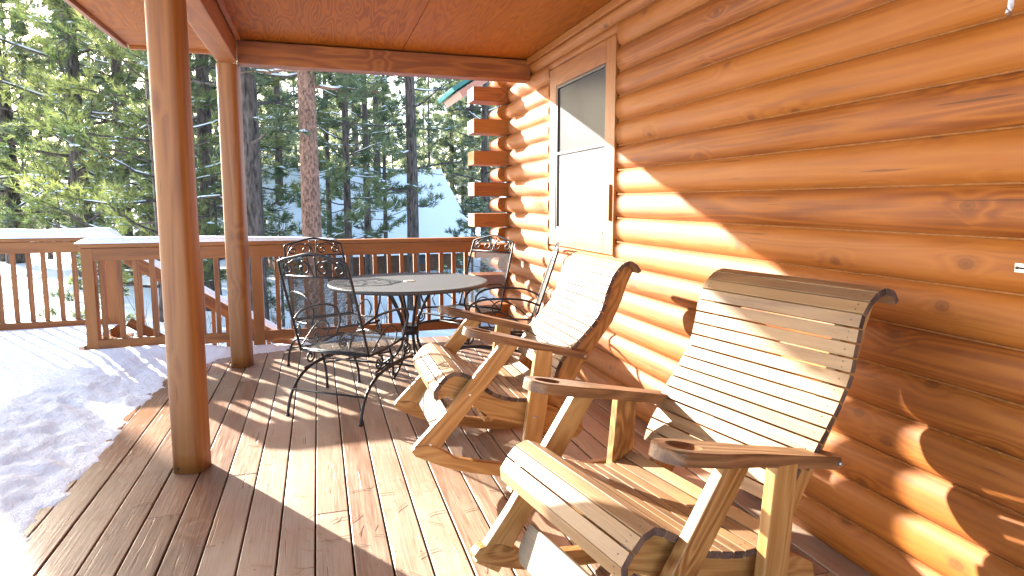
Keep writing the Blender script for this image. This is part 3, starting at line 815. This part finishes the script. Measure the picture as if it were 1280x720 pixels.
# ------------------------------------------------------------------ small things
pt = empty('rope_end', (XW-.06, 1.345, 1.885)); 
b = MB()
for s_ in range(3):
    path = []
    for i in range(40):
        t = i/39; a = t*26+s_*2*pi/3
        path.append(V((.004*cos(a), -.045*sin(t*2.2)+.004*sin(a)*.6, -.02-.30*t+.30)))
    b.tube(path, .0052, 6)
rp = b.build('strand', M['rope'], pt); tag(pt, 'end of a white braided rope hanging on the upper log wall', 'rope')
b = MB(); b.tube([(0, -.037, -.005), (0, -.038, -.028)], [.008, .006], 8); b.build('burnt_tip', M['needle_dry'], pt)
hk = empty('latch_plate', (XW-.0365, 1.225, 1.17)); tag(hk, 'small zinc hasp plate screwed to the log wall', 'hardware')
b = MB(); b.box((0, 0, 0), (.003, .05, .026)); b.build('plate', M['brass'], hk, .001)
b = MB()
for y in (-.017, .017): b.tube([(-.001, y, 0), (-.0045, y, 0)], .0045, 10)
b.tube([(-.002, -.008, 0), (-.008, -.006, 0), (-.008, .006, 0), (-.002, .008, 0)], .0025, 6)
b.build('screw', M['iron'], hk)
b = MB(); RR = random.Random(3)
for i in range(85):
    x = RR.uniform(-1.0, 1.4); y = RR.uniform(1.2, 5.8)
    if RR.random() < .4: x = RR.gauss(.1, .2); y = RR.gauss(2.5, .25)
    a = RR.uniform(0, pi*2); L = RR.uniform(.04, .1); c = RR.uniform(-.5, .5)
    p0 = V((x, y, .0035)); pth = [p0+V((cos(a+c*t)*L*t, sin(a+c*t)*L*t, RR.uniform(0, .002))) for t in (0, .33, .66, 1)]
    b.tube(pth, .0009, 4)
tag(b.build('fallen_pine_needles', M['needle_dry']), 'dry pine needles scattered over the deck boards', 'needles', kind='stuff')

# teal edged roof of the wing beyond the corner
wr = empty('neighbouring_roof', (2.02, 7.2, 2.93)); tag(wr, 'teal metal roof edge with pink soffit poking out beyond the cabin corner', 'roof')
RS = Matrix.Rotation(radians(-34), 3, 'Y')
b = MB(); b.box((.10, .45, .0), (1.25, .9, .08), RS); b.build('soffit', M['pink'], wr, .004)
b = MB(); b.box((.055, .45, .075), (1.36, .96, .05), RS); b.build('metal_roof', M['teal'], wr, .004)

# ------------------------------------------------------------------ trees
def tree_meshes(seed, ht, tr, c0, cr, nl, tuft_len, tw, tpb, bark, fol, snow_amt=.25, lean=0, sub=6, needles=12, droop=0.1):
    rr = random.Random(seed)
    tk = MB(); cw_ = MB(); sn_ = MB()
    tp = []
    for i in range(13):
        t = i/12; tp.append(V((lean*t*ht+.12*tr*8*noise.noise(V((seed*3.1, t*3, 0)))*t, .12*tr*8*noise.noise(V((seed*5.7, t*3, 9)))*t, -.5+(ht+.5)*t)))
    tk.tube(tp, [tr*(1.25 if i == 0 else 1)*(1-.85*(i/12)**1.3)+.01 for i in range(13)], 10, .5)
    def at(z):
        t = (z+.5)/(ht+.5)*12; i = min(11, int(t)); return tp[i].lerp(tp[i+1], t-i)
    def tuft(c, d, tone):
        vs = []; fs = []
        side = d.orthogonal().normalized(); bi = d.cross(side)
        for k in range(needles):
            a = rr.uniform(0, 2*pi); s_ = rr.uniform(.25, 1.15)
            nd = (d+(side*cos(a)+bi*sin(a))*s_).normalized(); L = tuft_len*rr.uniform(.7, 1.1)
            pw = nd.cross(V((rr.uniform(-1, 1), rr.uniform(-1, 1), rr.uniform(-1, 1)))).normalized()*tw
            st_ = c+d*rr.uniform(-.3, .3)*tuft_len
            n = len(vs); vs += [st_-pw, st_+pw, st_+nd*L]; fs.append((n, n+1, n+2))
        cw_.add(vs, fs, None, max(0, min(1, tone)))
    for i in range(nl):
        f = (i+rr.random())/nl; z = c0+(ht-c0)*f
        prof = (1-f)**.7*(.55+.45*min(1, f*5)); L = cr*prof*rr.uniform(.6, 1.15)+.25
        a = i*2.4+rr.uniform(-.5, .5)
        up = rr.uniform(-.15, .35)-droop*(1-f)
        d = V((cos(a), sin(a), up)).normalized(); base = at(z)
        npt = 7; pts = [base]; dd = d.copy()
        for k in range(npt-1):
            dd = (dd+V((rr.uniform(-.18, .18), rr.uniform(-.18, .18), rr.uniform(-.12, .2)))).normalized(); pts.append(pts[-1]+dd*L/(npt-1))
        r0 = max(.012, tr*.22*(1-f*.6))
        tk.tube(pts, [r0*(1-.8*k/(npt-1)) for k in range(npt)], 5, .3, caps=False)
        ctone = rr.gauss(.45, .2)
        if rr.random() < snow_amt*1.5:
            sp = [p+V((0, 0, r0*.8)) for p in pts[1:5]]; sn_.tube(sp, [r0*.55, r0*.7, r0*.5, r0*.3], 5, .5)
        for k in range(sub):
            t = rr.uniform(.3, 1); j = min(npt-2, int(t*(npt-1))); bp_ = pts[j].lerp(pts[j+1], t*(npt-1)-j)
            sd = (dd+V((rr.uniform(-1, 1), rr.uniform(-1, 1), rr.uniform(-.3, .7)))).normalized(); SL = L*.3*rr.uniform(.5, 1.1)
            e = bp_+sd*SL; tk.tube([bp_, bp_.lerp(e, .5)+V((0, 0, -.02)), e], [r0*.3, r0*.22, .004], 4, .3, caps=False)
            for q in range(tpb):
                c = bp_.lerp(e, rr.uniform(.25, 1.05))+V((rr.gauss(0, .08), rr.gauss(0, .08), rr.gauss(0, .06)))*cr*.35
                td = (sd+V((rr.uniform(-.6, .6), rr.uniform(-.6, .6), rr.uniform(-.1, .8)))).normalized()
                tuft(c, td, ctone+rr.gauss(0, .16))
                if rr.random() < snow_amt*.35:
                    s_ = tuft_len*rr.uniform(.25, .6); cc = c+V((0, 0, .02)); vv = [cc+V((s_*cos(q_*1.047)*rr.uniform(.6, 1.1), s_*sin(q_*1.047)*rr.uniform(.6, 1.1), rr.uniform(-.02, .02))) for q_ in range(6)]+[cc+V((0, 0, s_*.35))]
                    sn_.add(vv, [(a_, (a_+1) % 6, 6) for a_ in range(6)])
    return tk, cw_, sn_, bark, fol
def make_tree(spec):
    root = empty('pine_tree'); tk, cw_, sn_, bark, fol = tree_meshes(**spec)
    tk.build('trunk', M[bark], root); cw_.build('crown', M[fol], root)
    if sn_.v: sn_.build('branch_snow', M['snow'], root)['kind'] = 'stuff'
    return root
protos = {
 'big': make_tree(dict(seed=1, ht=17, tr=.24, c0=1.2, cr=3.6, nl=80, tuft_len=.22, tw=.008, tpb=8, bark='bark_dark', fol='fol_near', sub=8, needles=12)),
 'big2': make_tree(dict(seed=2, ht=15, tr=.2, c0=.6, cr=3.2, nl=80, tuft_len=.20, tw=.008, tpb=8, bark='bark_dark', fol='fol_near', sub=8, needles=12)),
 'red': make_tree(dict(seed=3, ht=19, tr=.215, c0=5.5, cr=2.8, nl=46, tuft_len=.26, tw=.012, tpb=6, bark='bark_red', fol='fol_mid', sub=7)),
 'dark': make_tree(dict(seed=4, ht=18, tr=.19, c0=3.2, cr=3.4, nl=34, tuft_len=.24, tw=.012, tpb=4, bark='bark_dark', fol='fol_mid', sub=6, snow_amt=.5)),
 'thin': make_tree(dict(seed=5, ht=14, tr=.10, c0=1.6, cr=2.2, nl=55, tuft_len=.25, tw=.012, tpb=5, bark='bark_dark', fol='fol_mid', sub=6, snow_amt=.4)),
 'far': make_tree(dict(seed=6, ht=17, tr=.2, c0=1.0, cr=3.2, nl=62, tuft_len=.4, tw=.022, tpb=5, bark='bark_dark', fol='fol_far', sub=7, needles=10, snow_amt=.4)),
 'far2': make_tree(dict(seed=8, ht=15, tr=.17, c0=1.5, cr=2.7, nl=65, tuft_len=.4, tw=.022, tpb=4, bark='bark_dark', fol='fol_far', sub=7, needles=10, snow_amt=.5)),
 'young': make_tree(dict(seed=9, ht=4.2, tr=.05, c0=.2, cr=1.4, nl=40, tuft_len=.18, tw=.009, tpb=5, bark='bark_dark', fol='fol_mid', sub=6, snow_amt=.9)),
}
used = set()
def place(kind, u, D, rot=0, s=1.0, label=None, group=None, dz=0):
    """u: horizontal picture column the trunk stands in, D: distance along the view axis"""
    a = (u-640)/F*D; x = a*cos(TH)+D*sin(TH); y = D*cos(TH)-a*sin(TH)
    o = protos[kind] if kind not in used else copy_tree(protos[kind]); used.add(kind)
    o.location = (x, y, gh(x, y)+dz); o.rotation_euler = (0, 0, rot); o.scale = (s, s, s)
    tag(o, label, 'tree', group); return o
place('red', 391, 13.8, .4, 1, 'reddish barked straight pine trunk behind the railing left of the table')
place('dark', 318, 15, 2.2, 1.22, 'thick dark pine trunk just right of the farther porch post')
place('dark', 516, 19, 1.1, .95, 'dark bare limbed pine with snowy branches right of centre behind the table')
place('thin', 436, 20, 0, 1.15, 'slim dark pine between the reddish trunk and the bare limbed pine')
place('thin', 460, 24, 2, 1.3, 'pale slim pine in front of the snowy roof, left of centre')
place('thin', 482, 27, 4, .9, 'thinnest pine stem before the snow covered roof')
place('dark', 474, 31, 3, 1.0, 'pine standing close behind left of the bare limbed pine')
place('dark', 606, 27, 4.4, .95, 'yellow lit pine beside the cabin corner')
place('thin', 566, 58, 1, 1.2, 'distant slim pine above the snowy roof slope near the cabin')
place('young', 590, 20, 0, .8, 'small snow dusted fir below the cabin corner beams')
place('big', 105, 24.0, 0, 1.35, 'big bushy pine filling the view behind the far left railing')
place('big2', 205, 17, 1.5, 1.05, 'bushy green pine right behind the front porch post')
place('big2', 15, 34, 3.5, 1.5, 'broad pine at the left edge of the view with low boughs')
place('big', 262, 19, 4, 1.0, 'dense pine between the two porch posts')
place('big2', 158, 25, 5, 1.3, 'tall pine farther back between left pines')
place('dark', 3, 36, 2.7, 1.3, 'dark trunked pine at the far left edge behind the railing balusters')
place('young', 110, 10.5, 1, .55, 'low snowy sapling seen through the far left balusters')
place('young', 350, 16, 2.5, .7, 'small young pine between the two thick trunks')
def place_xy(kind, x, y, rot, s, label):
    o = copy_tree(protos[kind]); o.location = (x, y, gh(x, y)); o.rotation_euler = (0, 0, rot); o.scale = (s, s, s); tag(o, label, 'tree')
def on_sun_line(n_, t): # a point n_ metres across the sun's path
    return n_*.838-.545*t, n_*.545+.838*t
x, y = on_sun_line(.95, 17.5); place_xy('red', x, y, 1, 2.0, 'unseen thick trunk added left of the view to shade the front deck boards')  # unseen tree, added only for the shade it casts on the deck
place('thin', 412, 26, 3.3, 1.1, 'slim dark pine right beside the reddish trunk, set farther back')
place('dark', 352, 29, 5.2, 1.0, 'bare limbed pine midway between the two thick trunks')
place('thin', 538, 46, 2.2, 1.1, 'small distant pine past the right end of the snowy roof')
place('dark', 447, 38, .6, 1.1, 'dark pine rising behind the left part of the snowy roof')
rq = random.Random(11)
for i in range(36):
    u = -10+i*19.5+rq.uniform(-10, 10); D = rq.choice([34, 42, 52, 64])+rq.uniform(-4, 4)
    if 490 < u < 545: D = 66+rq.uniform(0, 10)
    elif 545 <= u < 640: D = 44+rq.uniform(0, 6)
    if 330 < u < 600 and D < 44: D += 16
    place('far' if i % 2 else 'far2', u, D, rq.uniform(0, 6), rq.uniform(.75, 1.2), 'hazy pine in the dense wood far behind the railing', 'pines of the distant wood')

# bare brush stems below the railing
b0 = None
def make_brush(seed):
    rr = random.Random(seed); b = MB()
    for i in range(26):
        x, y = rr.gauss(0, .35), rr.gauss(0, .3); p = V((x, y, -.1)); d = V((rr.gauss(0, .18), rr.gauss(0, .18), 1)).normalized(); pts = [p]
        L = rr.uniform(.8, 1.7)
        for k in range(6): d = (d+V((rr.gauss(0, .1), rr.gauss(0, .1), .05))).normalized(); pts.append(pts[-1]+d*L/6)
        b.tube(pts, [.007-.0009*k for k in range(7)], 4)
        for q in range(5):
            j = rr.randint(1, 5); e = (d+V((rr.gauss(0, .5), rr.gauss(0, .5), .3))).normalized(); b.tube([pts[j], pts[j]+e*rr.uniform(.15, .4)], [.004, .0015], 3)
    return b
lb = ['tangled bare brush seen between balusters right of the front post', 'bare brush below the railing beside the reddish trunk', 'bare brush stems through balusters near the corner railing post', 'bare brush through the far left balusters', 'thin bare brush under the table line beyond the railing', 'bare brush just past the farther porch post']
for i, (u, D) in enumerate([(232, 9.5), (365, 11), (160, 10), (70, 12), (440, 12.5), (330, 9.8)]):
    a = (u-640)/F*D; x = a*cos(TH)+D*sin(TH); y = D*cos(TH)-a*sin(TH)
    o = make_brush(20+i).build('bare_brush', M['twig']); o.location = (x, y, gh(x, y)); tag(o, lb[i], 'brush', 'bare brush below the deck')

# snow roofed cabins beyond
def cabin_far(u, D, rot, L, W_, hw, pitch, label):
    a = (u-640)/F*D; x = a*cos(TH)+D*sin(TH); y = D*cos(TH)-a*sin(TH); z = gh(x, y)
    root = empty('neighbour_cabin', (x, y, z), rot); tag(root, label, 'cabin')
    b = MB(); b.box((0, 0, hw/2), (L*.94, W_*.9, hw))
    rh = W_/2*tan(pitch)
    vs = [(-L*.47, -W_*.45, hw), (-L*.47, W_*.45, hw), (-L*.47, 0, hw+rh*.9), (L*.47, -W_*.45, hw), (L*.47, W_*.45, hw), (L*.47, 0, hw+rh*.9)]
    b.add(vs, [(0, 2, 1), (3, 4, 5)]); b.build('wall', M['dark_stone'], root)
    b = MB(); e = .5; th = .3
    for sg in (-1, 1):
        y0 = sg*(W_/2+e); z0 = hw-e*tan(pitch)
        b.add([(-L/2, y0, z0), (L/2, y0, z0), (L/2, 0, hw+rh), (-L/2, 0, hw+rh), (-L/2, y0, z0+th), (L/2, y0, z0+th), (L/2, 0, hw+rh+th), (-L/2, 0, hw+rh+th)],
              [(0, 3, 2, 1), (4, 5, 6, 7), (0, 1, 5, 4), (0, 4, 7, 3), (1, 2, 6, 5)])
    b.build('roof', M['snow_far'], root)
    b = MB()
    for sx in (-1, 1): b = MB(); b.box((sx*L*.2, -W_*.45-.03, hw*.5), (.9, .06, .5)); b.build('window', M['glass'], root)
cabin_far(446, 33, radians(10), 9.5, 9.4, 1.35, radians(37), 'neighbouring cabin with steep snow covered roof behind the dark pine')
cabin_far(345, 42, radians(-8), 12, 7, 1.6, radians(30), 'far cabin with snowy roof between the two thick trunks')
